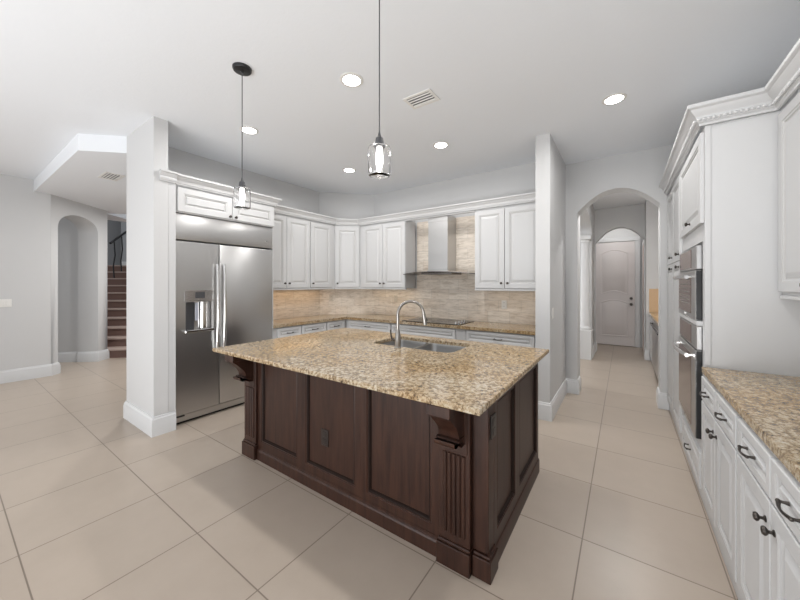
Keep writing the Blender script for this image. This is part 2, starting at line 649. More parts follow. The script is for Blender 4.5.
# pedestal column in the hall opening
bm = bmesh.new()
box(bm, -0.755, -0.505, 7.345, 7.36, 0.19, 0.52)
box(bm, -0.77, -0.495, 7.325, 7.36, 0.52, 0.56, 0.006)
struct(finish('trim_1', bm, TRIM))
bm = bmesh.new()
lathe(bm, [(0.115, 0.56), (0.115, 0.60), (0.10, 0.62), (0.09, 0.64), (0.085, 0.66), (0.075, 2.22), (0.075, 2.25), (0.09, 2.26), (0.09, 2.28), (0.10, 2.31)], 24, center=(-0.63, 7.24, 0))
box(bm, -0.745, -0.515, 7.125, 7.355, 2.31, 2.38, 0.006)
box(bm, -0.75, -0.51, 7.12, 7.36, 0, 0.56, 0.004)
o = finish('column', bm, TRIM)
tag(o, 'white round column on a square pedestal at the left side of the hall', 'column')

# hall end door
d = finish('door_1', door_bm(0.80, 2.42, 0.10, 0.03), [DOORP, DOORP])
d.location = (-0.195, 9.195, 1.22)
bpy.data.objects.remove(d)
bm = bmesh.new()
X0, X1, ZT = -0.595, 0.205, 2.44
box(bm, X0, X1, 9.16, 9.198, 0.01, ZT, 0.003)


def arched_panel(bm, x0, x1, z0, z1, rise_top, rise_bot, y):
    """raised panel with bowed top (and bottom) edge"""
    N = 14
    def outline(ins):
        pts = []
        for i in range(N + 1):
            t = i / N
            pts.append((x0 + ins + (x1 - x0 - 2 * ins) * t, z0 + ins + rise_bot * math.sin(PI * t)))
        for i in range(N + 1):
            t = 1 - i / N
            pts.append((x0 + ins + (x1 - x0 - 2 * ins) * t, z1 - ins + rise_top * math.sin(PI * t)))
        return pts
    prev = None
    for ins, h in ((0, 0.0), (0.0, 0.007), (0.016, 0.010), (0.024, 0.0022), (0.05, 0.004), (0.07, 0.010)):
        ring = [bm.verts.new((px, y - h, pz)) for px, pz in outline(ins)]
        if prev:
            for i in range(len(ring)):
                bm.faces.new((prev[i], prev[(i + 1) % len(ring)], ring[(i + 1) % len(ring)], ring[i]))
        prev = ring
    bm.faces.new(prev)


struct_door = finish('door_1', bm, DOORP)
struct(struct_door, 'pale two-panel arched door at the end of the hall', 'door')
for (z0, z1, rt, rb) in ((1.20, 2.18, 0.09, 0.07), (0.22, 1.02, 0.07, 0.0)):
    bm = bmesh.new()
    arched_panel(bm, X0 + 0.12, X1 - 0.12, z0, z1, rt, rb, 9.159)
    finish('door_panel', bm, DOORP, struct_door)
for z in (1.12, 0.98):
    bm = bmesh.new()
    lathe(bm, [(0.028, 0), (0.03, -0.012), (0.012, -0.016), (0.012, -0.035), (0.027, -0.042), (0.029, -0.055), (0.02, -0.068)], 16, center=(X1 - 0.07, 9.16, z), axis='y')
    finish('door_knob' if z < 1 else 'deadbolt', bm, BRONZE, struct_door)
bm = bmesh.new()
for (a, b) in ((X0 - 0.10, X0 - 0.004), (X1 + 0.004, X1 + 0.10)):
    box(bm, a, b, 9.15, 9.199, 0, ZT + 0.10, 0.006)
box(bm, X0 - 0.10, X1 + 0.10, 9.145, 9.199, ZT + 0.004, ZT + 0.10, 0.006)
struct(finish('trim_2', bm, TRIM))
# side door casing with hinges just past the far arch
bm = bmesh.new()
box(bm, 0.335, 0.359, 8.32, 8.40, 0, 2.3, 0.004)
box(bm, 0.335, 0.359, 9.05, 9.13, 0, 2.3, 0.004)
box(bm, 0.335, 0.359, 8.32, 9.13, 2.3, 2.38, 0.004)
struct(finish('trim_3', bm, TRIM))
d2 = finish('door_2', B(0.342, 0.359, 8.405, 9.045, 0.01, 2.29), simple('warm_door', (0.66, 0.50, 0.44), 0.4), smooth=False)
struct(d2, 'narrow warm-toned side door past the far arch', 'door')
for z in (1.62, 1.02, 0.3):
    finish('hinge', B(0.335, 0.3415, 8.41, 8.43, z, z + 0.09), BRONZE, d2, smooth=False)

# ================================================================== crown mouldings and backsplash
def crown_prof(z0, z1, p):
    h = z1 - z0
    return [(0, z0), (0.012, z0), (0.014, z0 + 0.12 * h), (0.020, z0 + 0.16 * h), (0.024, z0 + 0.30 * h), (0.42 * p, z0 + 0.44 * h), (0.72 * p, z0 + 0.66 * h), (0.80 * p, z0 + 0.76 * h), (0.93 * p, z0 + 0.80 * h), (p, z0 + 0.84 * h), (p, z1), (0, z1)]


bm = bmesh.new()
sweep(bm, [(-3.705, 1.378), (-3.705, 2.503), (-4.01, 2.503), (-4.01, 3.878), (-3.738, 4.15), (-0.793, 4.15)], crown_prof(2.452, 2.55, 0.064))
bm2 = bmesh.new()
struct(finish('trim_4', bm, WHITE, ang=15), 'white crown moulding along the cabinets from refrigerator to range hood', 'moulding')
bm = bmesh.new()
sweep(bm, [(-3.679, 1.235), (-3.679, 1.377)], crown_prof(2.452, 2.555, 0.048))
struct(finish('trim_5', bm, WHITE, ang=15))
bm = bmesh.new()
TOWP = [(0.412, 4.828), (0.412, 2.84), (0.75, 2.84), (0.75, 0.5)]
sweep(bm, TOWP, crown_prof(2.475, 2.60, 0.075))
struct(finish('trim_6', bm, WHITE, ang=15), 'white crown moulding with a bead row above the oven tower', 'moulding')
bm = bmesh.new()
def beads(x, y, dx, dy, n, sp):
    for i in range(n):
        cx, cy = x + dx * sp * (i + 0.5), y + dy * sp * (i + 0.5)
        bmesh.ops.create_uvsphere(bm, u_segments=8, v_segments=6, radius=0.0095, matrix=Matrix.Translation((cx, cy, 2.507)))
beads(0.380, 4.82, 0, -1, 83, 0.024)
beads(0.385, 2.808, 1, 0, 14, 0.024)
beads(0.718, 2.80, 0, -1, 60, 0.024)
o = struct(finish('trim_7', bm, WHITE))

bm = bmesh.new()
prism(bm, [(-4.359, 2.504), (-4.349, 2.504), (-4.349, 3.8165), (-4.359, 3.8225)], 0.9145, 1.378)
struct(finish('wall_backsplash_left', bm, TRAV, smooth=False))
bm = bmesh.new()
prism(bm, [(-4.3585, 3.823), (-4.3485, 3.817), (-3.6765, 4.489), (-3.6825, 4.4988)], 0.9145, 1.378)
struct(finish('wall_backsplash_corner', bm, TRAV, smooth=False))
bm = bmesh.new()
box(bm, -3.676, -0.793, 4.489, 4.499, 0.9145, 1.378)
box(bm, -2.775, -1.66, 4.489, 4.499, 1.378, 2.45)
struct(finish('wall_backsplash_back', bm, TRAV, smooth=False))

# ================================================================== CABINETS
def knob(parent, x, z, y=-0.02, s=1.0):
    bm = bmesh.new()
    lathe(bm, [(0.011 * s, 0), (0.011 * s, -0.003), (0.0055 * s, -0.006), (0.0055 * s, -0.014), (0.013 * s, -0.019), (0.0155 * s, -0.024), (0.012 * s, -0.030), (0.004 * s, -0.032)], 14, center=(x, y, z), axis='y')
    return finish('knob', bm, BRONZE, parent)


def pull(parent, x, z, y=-0.02, L=0.10):
    bm = bmesh.new()
    pts = []
    for i in range(13):
        t = i / 12
        u = (t - 0.5) * L
        o = 0.022 + 0.008 * math.sin(PI * t)
        pts.append((x + u * 0.92, y - o, z - 0.004 * math.sin(PI * t)))
    rads = [0.0035 + 0.0022 * abs(2 * i / 12 - 1) for i in range(13)]
    tube(bm, pts, rads, 8)
    for s in (-1, 1):
        tube(bm, [(x + s * L * 0.44, y, z), (x + s * L * 0.45, y - 0.012, z), (x + s * L * 0.46, y - 0.024, z)], [0.007, 0.0045, 0.0055], 8)
        bmesh.ops.create_uvsphere(bm, u_segments=8, v_segments=6, radius=0.0065, matrix=Matrix.Translation((x + s * L * 0.48, y - 0.022, z)))
    return finish('handle', bm, BRONZE, parent)


def front(parent, kind, x0, x1, z0, z1, hw=None, y=0.0):
    w, h = x1 - x0, z1 - z0
    o = finish('drawer' if kind == 'drawer' else 'door', door_bm(w, h, 0.034 if kind == 'drawer' else 0.058), [WHITE, GLAZE], parent, ang=15)
    o.location = ((x0 + x1) / 2, y - 0.001, (z0 + z1) / 2)
    if hw == 'pull':
        pull(o, 0, 0)
    elif hw:
        kx, kz = hw
        knob(o, kx - (x0 + x1) / 2, kz - (z0 + z1) / 2)
    return o


def cabinet(name, label, cat, loc, ang, W, H, D, fronts, group=None, rail=True):
    t = thing(name, label, cat, loc, ang, group)
    bm = bmesh.new()
    box(bm, 0.0008, W - 0.0008, 0, D, 0, H, 0.002)
    if rail == 'light':
        box(bm, 0.001, W - 0.001, -0.012, 0.02, -0.022, 0.0, 0.003)
    finish('body', bm, WHITE, t)
    for f in fronts:
        front(t, *f)
    return t


LA = PI / 2       # faces +X : local x -> +Y
RA = -PI / 2      # faces -X : local x -> -Y
ZB, ZTOP = 1.385, 2.45
UH = ZTOP - ZB
G = 0.003
kz = 0.075
grpU = 'white upper wall cabinets'
cabinet('upper_cabinet', 'white two-door upper cabinet directly right of the refrigerator', 'cabinet', (-4.03, 2.505, ZB), LA, 0.82, UH, 0.315,
        [('door', G, 0.40, 0.01, UH - 0.03, (0.365, kz)), ('door', 0.406, 0.815, 0.01, UH - 0.03, (0.44, kz))], grpU, 'light')
cabinet('upper_cabinet', 'white single-door upper cabinet between the two-door one and the corner unit', 'cabinet', (-4.03, 3.326, ZB), LA, 0.543, UH, 0.27,
        [('door', 0.02, 0.455, 0.01, UH - 0.03, (0.055, kz))], grpU, 'light')
# diagonal corner unit
t = thing('upper_cabinet', 'white angled corner upper cabinet with one narrow door', 'cabinet', (-4.03, 3.872, ZB), PI / 4, grpU)
dl = math.hypot(0.298, 0.298)
bm = bmesh.new()
s2 = math.sqrt(0.5)
poly = [(-4.03, 3.872), (-3.732, 4.17), (-3.732, 4.43), (-4.29, 3.872)]
loc_poly = [(((x + 4.03) * s2 + (y - 3.872) * s2), (-(x + 4.03) * s2 + (y - 3.872) * s2)) for x, y in poly]
prism(bm, loc_poly, 0, UH)
box(bm, 0.002, dl - 0.002, -0.012, 0.02, -0.022, 0.0, 0.003)
finish('body', bm, WHITE, t, smooth=False)
front(t, 'door', 0.012, dl - 0.012, 0.01, UH - 0.03, (0.045, kz))
cabinet('upper_cabinet', 'white two-door upper cabinet on the back wall left of the range hood', 'cabinet', (-3.73, 4.17, ZB), 0, 0.95, UH, 0.27,
        [('door', 0.075, 0.50, 0.01, UH - 0.03, (0.465, kz)), ('door', 0.506, 0.943, 0.01, UH - 0.03, (0.542, kz))], grpU, 'light')
cabinet('upper_cabinet', 'white two-door upper cabinet on the back wall right of the range hood', 'cabinet', (-1.657, 4.17, ZB), 0, 0.863, UH, 0.315,
        [('door', 0.006, 0.40, 0.01, UH - 0.03, (0.365, kz)), ('door', 0.406, 0.858, 0.01, UH - 0.03, (0.445, kz))], grpU, 'light')
# soffit board joining the two runs over the hood
struct(finish('trim_8', B(-2.779, -1.658, 4.16, 4.20, 2.43, 2.452), WHITE, smooth=False))
# over-refrigerator cabinet
cabinet('refrigerator_cabinet', 'white low two-door cabinet above the refrigerator', 'cabinet', (-3.72, 1.378, 2.178), LA, 1.122, ZTOP - 2.178, 0.63,
        [('door', 0.02, 0.575, 0.012, 0.255, (0.545, 0.04)), ('door', 0.581, 1.115, 0.012, 0.255, (0.612, 0.04))], grpU)
struct(finish('trim_11', B(-4.355, -3.684, 1.312, 1.376, 0, 2.45), WHITE, smooth=False), 'white filler panel between wall stub and refrigerator', 'panel')

# base cabinets
CH = 0.874
grpB = 'white base cabinets along the kitchen walls'
def base(label, loc, ang, W, xs, D, knobside, name='base_cabinet', group=grpB, dtop=0.86, dbot=0.715, hw='pull'):
    fr = []
    for i, (a, b) in enumerate(xs):
        fr.append(('drawer', a, b, dbot, dtop, hw))
        k = knobside[i]
        if k:
            fr.append(('door', a, b, 0.115, dbot - 0.012, (a + 0.035 if k == 'l' else b - 0.035, dbot - 0.09)))
    return cabinet(name, label, 'cabinet', loc, ang, W, CH, D, fr, group)


base('white base cabinet with a drawer beside the refrigerator', (-3.77, 2.508, 0), LA, 0.458, [(0.07, 0.45)], 0.58, 'r')
base('white base cabinet with a drawer, second from the refrigerator', (-3.77, 2.968, 0), LA, 0.468, [(0.008, 0.46)], 0.58, 'r')
base('white base cabinet with a drawer, third from the refrigerator and next to the corner', (-3.77, 3.438, 0), LA, 0.43, [(0.008, 0.38)], 0.50, 'r')
base('white base cabinet on the back wall between the corner and the cooktop', (-3.765, 3.87, 0), 0, 0.923, [(0.06, 0.915)], 0.50, 'r')
base('white base cabinet under the cooktop', (-2.84, 3.87, 0), 0, 1.178, [(0.02, 1.04)], 0.60, 'r', hw=None)
base('white base cabinet on the back wall right of the cooktop', (-1.66, 3.87, 0), 0, 0.865, [(0.012, 0.83)], 0.60, 'r')

grpR = 'white base cabinets on the right wall'
base('white base cabinet with four fronts beside the oven tower', (0.43, 2.843, 0), RA, 0.812, [(0.03, 0.402), (0.412, 0.80)], 0.65, 'rl', group=grpR)
base('white base cabinet on the right at the lower edge of the picture', (0.43, 2.029, 0), RA, 0.812, [(0.012, 0.40), (0.412, 0.80)], 0.65, 'rl', group=grpR)
base('white base cabinet nearest the camera, mostly outside the frame', (0.43, 1.215, 0), RA, 0.71, [(0.012, 0.35), (0.362, 0.70)], 0.65, 'rl', group=grpR)

# oven tower and pantry
t = thing('oven_cabinet', 'tall white cabinet tower holding the two wall ovens', 'cabinet', (0.43, 3.795, 0), RA)
W = 0.945
bm = bmesh.new()
H = 2.475
box(bm, 0, 0.04, 0, 0.655, 0, H)
box(bm, W - 0.062, W, 0, 0.655, 0, H)
box(bm, 0.04, W - 0.062, 0, 0.655, 0, 0.40)
box(bm, 0.04, W - 0.062, 0, 0.655, 1.735, H)
box(bm, 0.04, W - 0.062, 0.60, 0.655, 0.40, 1.735)
finish('body', bm, WHITE, t, smooth=False)
front(t, 'drawer', 0.15, W - 0.03, 0.10, 0.33, 'pull')
finish('rail', B(0.04, W - 0.062, -0.03, 0.02, 1.168, 1.202, 0.004), WHITE, t)
f = front(t, 'door', 0.03, W - 0.012, 1.85, 2.44, (0.55, 1.90))
# end panel bead
bm = bmesh.new()
box(bm, W + 0.0002, W + 0.006, 0.0, 0.03, 0.925, 2.475, 0.002)
finish('end_stile', bm, WHITE, t)
t = cabinet('pantry_cabinet', 'tall white four-door pantry cabinet between oven tower and hall arch', 'cabinet', (0.43, 4.828, 0), RA, 1.03, 2.475, 0.655,
        [('door', 0.012, 0.512, 1.665, 2.44, (0.475, 1.72)), ('door', 0.518, 1.022, 1.665, 2.44, (0.985, 1.72)),
         ('door', 0.012, 0.512, 0.12, 1.658, (0.475, 1.605)), ('door', 0.518, 1.022, 0.12, 1.658, (0.985, 1.605))])
cabinet('upper_cabinet', 'white upper cabinet at the right edge above the granite counter', 'cabinet', (0.765, 2.842, 1.385), RA, 0.90, 1.09, 0.32,
        [('door', 0.012, 0.445, 0.02, 1.06, (0.41, 0.06)), ('door', 0.452, 0.89, 0.02, 1.06, (0.49, 0.06))], grpU, 'light')
cabinet('upper_cabinet', 'white upper cabinet nearest the camera, outside the right frame edge', 'cabinet', (0.765, 1.94, 1.385), RA, 0.90, 1.09, 0.32,
        [('door', 0.012, 0.445, 0.02, 1.06, (0.41, 0.06)), ('door', 0.452, 0.89, 0.02, 1.06, (0.49, 0.06))], grpU, 'light')

# ================================================================== COUNTERTOPS
def slab(name, poly, z0, z1, ch=0.004):
    bm = bmesh.new()
    fs = prism(bm, poly, z0, z1)
    es = [e for e in fs[1].edges] + [e for e in fs[0].edges]
    bmesh.ops.bevel(bm, geom=es, offset=ch, segments=2, affect='EDGES', profile=0.5)
    return finish(name, bm, GRAN, smooth=False)


o = slab('countertop', [(-4.348, 2.506), (-3.73, 2.506), (-3.73, 3.83), (-0.793, 3.83), (-0.793, 4.488), (-3.677, 4.488), (-4.348, 3.817)], 0.8745, 0.914)
tag(o, 'L-shaped beige granite countertop along the back walls', 'countertop', 'granite countertops')
o = slab('countertop', [(0.415, 0.5), (1.088, 0.5), (1.088, 2.846), (0.415, 2.846)], 0.8745, 0.914)
tag(o, 'beige granite countertop on the right beside the oven tower', 'countertop', 'granite countertops')

# island top with the sink cut-out
SX0, SX1, SY0, SY1 = -1.90, -1.10, 2.27, 2.72
IX0, IX1, IY0, IY1 = -2.825, -0.505, 1.325, 2.88


def rrect(x0, x1, y0, y1, r, n=5):
    pts = []
    for cx, cy, a0 in ((x1 - r, y1 - r, 0), (x0 + r, y1 - r, 90), (x0 + r, y0 + r, 180), (x1 - r, y0 + r, 270)):
        for i in range(n + 1):
            a = R(a0 + 90 * i / n)
            pts.append((cx + r * math.cos(a), cy + r * math.sin(a)))
    return pts


def slab_hole(name, outer, hole, z0, z1):
    bm = bmesh.new()
    def face_with_hole(z, flip):
        vo = [bm.verts.new((x, y, z)) for x, y in outer]
        vh = [bm.verts.new((x, y, z)) for x, y in hole]
        eo = [bm.edges.new((vo[i], vo[(i + 1) % len(vo)])) for i in range(len(vo))]
        eh = [bm.edges.new((vh[i], vh[(i + 1) % len(vh)])) for i in range(len(vh))]
        bmesh.ops.triangle_fill(bm, use_beauty=True, edges=eo + eh)
        return vo, vh
    # chamfered outer edge: inset loops
    a_o, a_h = face_with_hole(z1, False)
    b_o, b_h = face_with_hole(z0, True)
    for lo, hi in ((b_o, a_o), (b_h, a_h)):
        n = len(lo)
        for i in range(n):
            bm.faces.new((lo[i], lo[(i + 1) % n], hi[(i + 1) % n], hi[i]))
    es = [e for e in bm.edges if all(v in a_o for v in e.verts) and len(e.link_faces) == 2 and abs(e.calc_face_angle(0)) > 0.5]
    es += [e for e in bm.edges if all(v in b_o for v in e.verts) and len(e.link_faces) == 2 and abs(e.calc_face_angle(0)) > 0.5]
    bmesh.ops.bevel(bm, geom=es, offset=0.006, segments=2, affect='EDGES', profile=0.5)
    return finish(name, bm, GRAN, smooth=False)


o = slab_hole('countertop', [(IX0, IY0), (IX1, IY0), (IX1, IY1), (IX0, IY1)], rrect(SX0, SX1, SY0, SY1, 0.07), 0.884, 0.914)
tag(o, 'large beige granite top of the dark kitchen island', 'countertop', 'granite countertops')

# ================================================================== ISLAND
isl = thing('kitchen_island', 'dark brown panelled kitchen island with corbels under a granite top', 'kitchen island', (-1.6, 2.1, 0))
def L2(bm):
    bmesh.ops.translate(bm, vec=(1.6, -2.1, 0), verts=bm.verts[:])
    return bm


bm = bmesh.new()
bx0, bx1, by0, by1 = -2.652, -0.567, 1.552, 2.665
# carcass with an open well for the sink
box(bm, bx0, bx1, by0, 2.22, 0, 0.883)
box(bm, bx0, -1.95, 2.22, by1, 0, 0.883)
box(bm, -1.05, bx1, 2.22, by1, 0, 0.883)
box(bm, -1.95, -1.05, 2.22, by1, 0, 0.62)
finish('body', L2(bm), WOOD, isl, smooth=False)
PP = [(0, 0), (0, 0.021), (0.048, 0.021), (0.052, 0.016), (0.060, 0.019), (0.068, 0.014), (0.074, 0.004), (0.09, 0.004)]
for (x0, x1) in ((-2.497, -1.94), (-1.94, -1.362), (-1.362, -0.805)):
    bm = bmesh.new()
    rings_panel(bm, x0 + 0.0005, x1 - 0.0005, 0.105, 0.882, PP, by0 - 0.0005, {4: 1, 5: 1})
    finish('panel', L2(bm), [WOOD, WOODG], isl, ang=10)
# end panels (face +X)
for (y0, y1) in ((1.63, 2.07), (2.07, 2.663)):
    bm = bmesh.new()
    rings_panel(bm, y0 + 0.0005, y1 - 0.0005, 0.118, 0.882, PP, 0, {4: 1, 5: 1})
    bmesh.ops.transform(bm, matrix=Matrix.Translation((bx1 + 0.0005, 0, 0)) @ Matrix.Rotation(PI / 2, 4, 'Z'), verts=bm.verts[:])
    finish('end_panel', L2(bm), [WOOD, WOODG], isl, ang=10)
bm = bmesh.new()
box(bm, bx1 - 0.055, bx1 + 0.022, 1.545, 1.629, 0.12, 0.882, 0.003)
finish('corner_post', L2(bm), WOOD, isl)


def pilaster(x0, x1):
    yf = 1.512
    w = x1 - x0
    t = finish('pilaster', L2(B(x0, x1, yf, by0 - 0.001, 0.13, 0.882, 0.002)), WOOD, isl)
    # reeded field
    bm = bmesh.new()
    n = 5
    fx0, fx1 = x0 + 0.021, x1 - 0.021
    st = (fx1 - fx0) / n
    for i in range(n):
        cx = fx0 + st * (i + 0.5)
        r = st * 0.42
        pts = [(cx + r * math.cos(PI + PI * k / 8), yf - 0.0005 + r * 0.9 * math.sin(PI + PI * k / 8)) for k in range(9)]
        prism(bm, pts, 0.175, 0.585)
    finish('fluting', L2(bm), WOOD, isl)
    bm = bmesh.new()
    box(bm, x0 + 0.012, x1 - 0.012, yf - 0.006, yf - 0.0005, 0.595, 0.882, 0.002)
    finish('corbel_back', L2(bm), WOOD, isl)
    # corbel: S-curved bracket with a top block and a rolled foot
    bm = bmesh.new()
    top = 0.882
    dep = 0.165
    prof = [(0, top), (-dep, top), (-dep, top - 0.055), (-dep + 0.012, top - 0.062)]
    for i in range(1, 9):
        a = i / 8
        prof.append((-dep + 0.02 + 0.085 * math.sin(a * PI / 2) ** 1.3, top - 0.062 - 0.115 * a))
    ex, ez = prof[-1]
    for i in range(1, 10):
        a = R(20 + i * 26)
        prof.append((ex - 0.012 + 0.026 * math.cos(R(60) - a) - 0.01, ez - 0.020 + 0.024 * math.sin(R(60) - a)))
    prof.append((-0.02, top - 0.225))
    prof.append((0, top - 0.225))
    pr2 = [(yf - 0.0065 + u, v) for u, v in prof]
    extr(bm, pr2, 'x', x0 + 0.03, x1 - 0.03)
    c = finish('corbel', L2(bm), WOOD, isl, ang=40)
    bm = bmesh.new()
    box(bm, x0 + 0.022, x1 - 0.022, yf - 0.0065 - dep - 0.008, yf - 0.0065, top - 0.05, top, 0.003)
    finish('corbel_block', L2(bm), WOOD, c)
    bm = bmesh.new()
    box(bm, x0 + 0.024, x1 - 0.024, yf - 0.09, yf - 0.0065, top - 0.196, top - 0.186, 0.003)
    finish('corbel_bead', L2(bm), WOOD, c)
    bm = bmesh.new()
    box(bm, x0 + 0.024, x1 - 0.024, yf - 0.05, yf - 0.0065, top - 0.236, top - 0.226, 0.003)
    finish('corbel_foot', L2(bm), WOOD, c)
    bm = bmesh.new()
    box(bm, x0 - 0.012, x1 + 0.005, yf - 0.018, by0 - 0.001, 0, 0.112, 0.003)
    box(bm, x0 - 0.006, x1 + 0.003, yf - 0.010, by0 - 0.001, 0.112, 0.129, 0.005)
    finish('plinth_block', L2(bm), WOOD, isl)


pilaster(-0.797, -0.628)
pilaster(-2.668, -2.498)
bm = bmesh.new()
box(bm, -0.620, -0.526, 1.522, 1.64, 0, 0.105, 0.003)
box(bm, -0.620, -0.532, 1.530, 1.635, 0.105, 0.119, 0.005)
finish('plinth_block', L2(bm), WOOD, isl)
bm = bmesh.new()
sweep(bm, [(-2.49, 1.552), (-0.81, 1.552)], [(0.0005, 0), (0.034, 0), (0.034, 0.075), (0.030, 0.085), (0.024, 0.090), (0.023, 0.104), (0.0005, 0.104)])
finish('base_rail', L2(bm), WOOD, isl, ang=20)
bm = bmesh.new()
sweep(bm, [(-0.567, 1.642), (-0.567, 2.665)], [(0.0005, 0), (0.030, 0), (0.030, 0.088), (0.027, 0.098), (0.022, 0.103), (0.021, 0.117), (0.0005, 0.117)])
finish('base_rail', L2(bm), WOOD, isl, ang=20)


# ================================================================== OUTLETS AND SWITCHES
def outlet(label, loc, rz, mat, dark, group='electrical outlet plates', w=0.072, h=0.116, kind='outlet'):
    t = thing('outlet' if kind == 'outlet' else 'light_switch', label, kind, loc, rz, group)
    finish('plate', B(-w / 2, w / 2, -0.007, -0.0005, -h / 2, h / 2, 0.002), mat, t)
    if kind == 'outlet':
        for z in (0.025, -0.025):
            s = finish('socket', B(-0.017, 0.017, -0.0095, -0.0071, z - 0.017, z + 0.017, 0.001), mat, t)
            bm = bmesh.new()
            for x in (-0.007, 0.007):
                box(bm, x - 0.0015, x + 0.0015, -0.0102, -0.0096, z - 0.002, z + 0.008)
            finish('slots', bm, dark, s, smooth=False)
    else:
        n = max(1, round(w / 0.06))
        for i in range(n):
            x = (i - (n - 1) / 2) * 0.046
            finish('rocker', B(x - 0.016, x + 0.016, -0.0105, -0.0071, -0.033, 0.033, 0.001), mat, t)
    return t


outlet('dark brown outlet on the middle front panel of the island', (-1.705, 1.5475, 0.385), 0, BRPL, BLACK)
outlet('dark brown outlet on the right end of the island', (-0.5445, 1.605, 0.735), PI / 2, BRPL, BLACK)
outlet('almond outlet on the angled backsplash in the corner', (-4.205, 3.9605, 1.205), PI / 4, BEIGEPL, DGREY)
outlet('almond outlet on the backsplash left of the range hood', (-3.20, 4.4885, 1.20), 0, BEIGEPL, DGREY)
outlet('white outlet on the backsplash right of the range hood', (-1.36, 4.4885, 1.165), 0, PLATE, DGREY)
outlet('small white switch plate on the side of the wall pillar facing the aisle', (-0.6445, 3.87, 1.13), PI / 2, PLATE, DGREY, 'wall switches', kind='light switch')
outlet('white switch plate on the left wall', (-7.449, 0.57, 1.17), PI / 2, PLATE, DGREY, 'wall switches', w=0.165, kind='light switch')

# ================================================================== REFRIGERATOR
fr_ = thing('refrigerator', 'stainless steel side-by-side refrigerator with water dispenser in the left door', 'refrigerator', (-3.73, 1.385, 0), LA)
FW = 1.108
bm = bmesh.new()
box(bm, 0.003, FW - 0.003, 0.062, 0.60, 0.02, 2.168)
finish('body', bm, DGREY, fr_, smooth=False)
bm = bmesh.new()
box(bm, 0.0, FW, 0.0, 0.06, 1.905, 2.17, 0.006, segs=2)
finish('top_panel', bm, SS, fr_)
finish('badge', B(FW - 0.10, FW - 0.075, -0.003, -0.0003, 1.985, 1.995), SSB, fr_, smooth=False)
split = 0.435
zb, zt = 0.105, 1.890
dx0, dx1, dz0, dz1 = 0.098, 0.352, 0.965, 1.26     # dispenser recess


def fridge_door(x0, x1):
    return B(x0, x1, 0.0, 0.06, zb, zt, 0.008, segs=2)


bm = bmesh.new()
# left door with a real recess
xs = (0.004, dx0, dx1, split - 0.004)
box(bm, xs[0], xs[1], 0, 0.06, zb, zt)
box(bm, xs[2], xs[3], 0, 0.06, zb, zt)
box(bm, xs[1], xs[2], 0, 0.06, zb, dz0)
box(bm, xs[1], xs[2], 0, 0.06, dz1, zt)
box(bm, xs[1], xs[2], 0.05, 0.06, dz0, dz1)
bmesh.ops.remove_doubles(bm, verts=bm.verts[:], dist=0.0002)
ld = finish('door', bm, SS, fr_, smooth=False)
rd = finish('door', fridge_door(split + 0.004, FW - 0.004), SS, fr_)
# dispenser
disp = finish('dispenser', B(dx0 - 0.012, dx1 + 0.012, -0.006, -0.0003, 1.262, 1.385, 0.002), SSB, ld)
finish('dispenser_display', B(dx0 + 0.09, dx1 - 0.07, -0.0085, -0.0062, 1.30, 1.365), DGREY, disp, smooth=False)
bm = bmesh.new()
box(bm, dx0 + 0.001, dx0 + 0.10, 0.046, 0.0498, dz0 + 0.001, 1.258)
box(bm, dx0 + 0.001, dx0 + 0.012, 0.001, 0.046, dz0 + 0.001, 1.258)
finish('dispenser_cavity', bm, DGREY, ld, smooth=False)
bm = bmesh.new()
lathe(bm, [(0.05, 0.97), (0.052, 1.258)], 28, center=(dx0 + 0.19, 0.052, 0))
finish('dispenser_column', bm, SSB, ld)
bm = bmesh.new()
box(bm, dx0 + 0.095, dx0 + 0.125, 0.004, 0.02, 1.06, 1.25, 0.004)
finish('dispenser_paddle', bm, simple('paddle_grey', (0.35, 0.36, 0.42), 0.2), ld)
bm = bmesh.new()
box(bm, dx0 - 0.014, dx1 + 0.014, -0.035, -0.0003, dz0 - 0.022, dz0 + 0.004, 0.004)
finish('drip_tray', bm, SSB, ld)


def fridge_handle(x, par):
    bm = bmesh.new()
    pts = []
    for i in range(25):
        t = i / 24
        z = 0.74 + t * (1.67 - 0.74)
        e = min(1.0, min(t, 1 - t) / 0.03)
        pts.append((x, -0.030 - 0.022 * math.sin(PI * t) ** 0.6 - 0.0 * e, z))
    tube(bm, pts, 0.0165, 14)
    for z in (0.77, 1.64):
        tube(bm, [(x, -0.0005, z), (x, -0.033, z)], 0.012, 12)
    finish('handle', bm, SSB, par)


fridge_handle(split - 0.034, ld)
fridge_handle(split + 0.040, rd)
bm = bmesh.new()
box(bm, 0.006, FW - 0.006, 0.02, 0.06, 0.03, 0.095, 0.003)
finish('base_grille', bm, SS, fr_)
bm = bmesh.new()
box(bm, 0.01, FW - 0.01, 0.06, 0.09, 0.0, 0.03)
finish('toe_kick', bm, BLACK, fr_, smooth=False)
bm = bmesh.new()
box(bm, 0.02, 0.09, -0.004, 0.02, 0.085, 0.1, 0.002)
finish('hinge', bm, BLACK, fr_)
struct(finish('trim_9', B(-4.35, -3.735, 2.4945, 2.503, 0, 2.177), WHITE, smooth=False), 'white panel between refrigerator and counter run', 'panel')

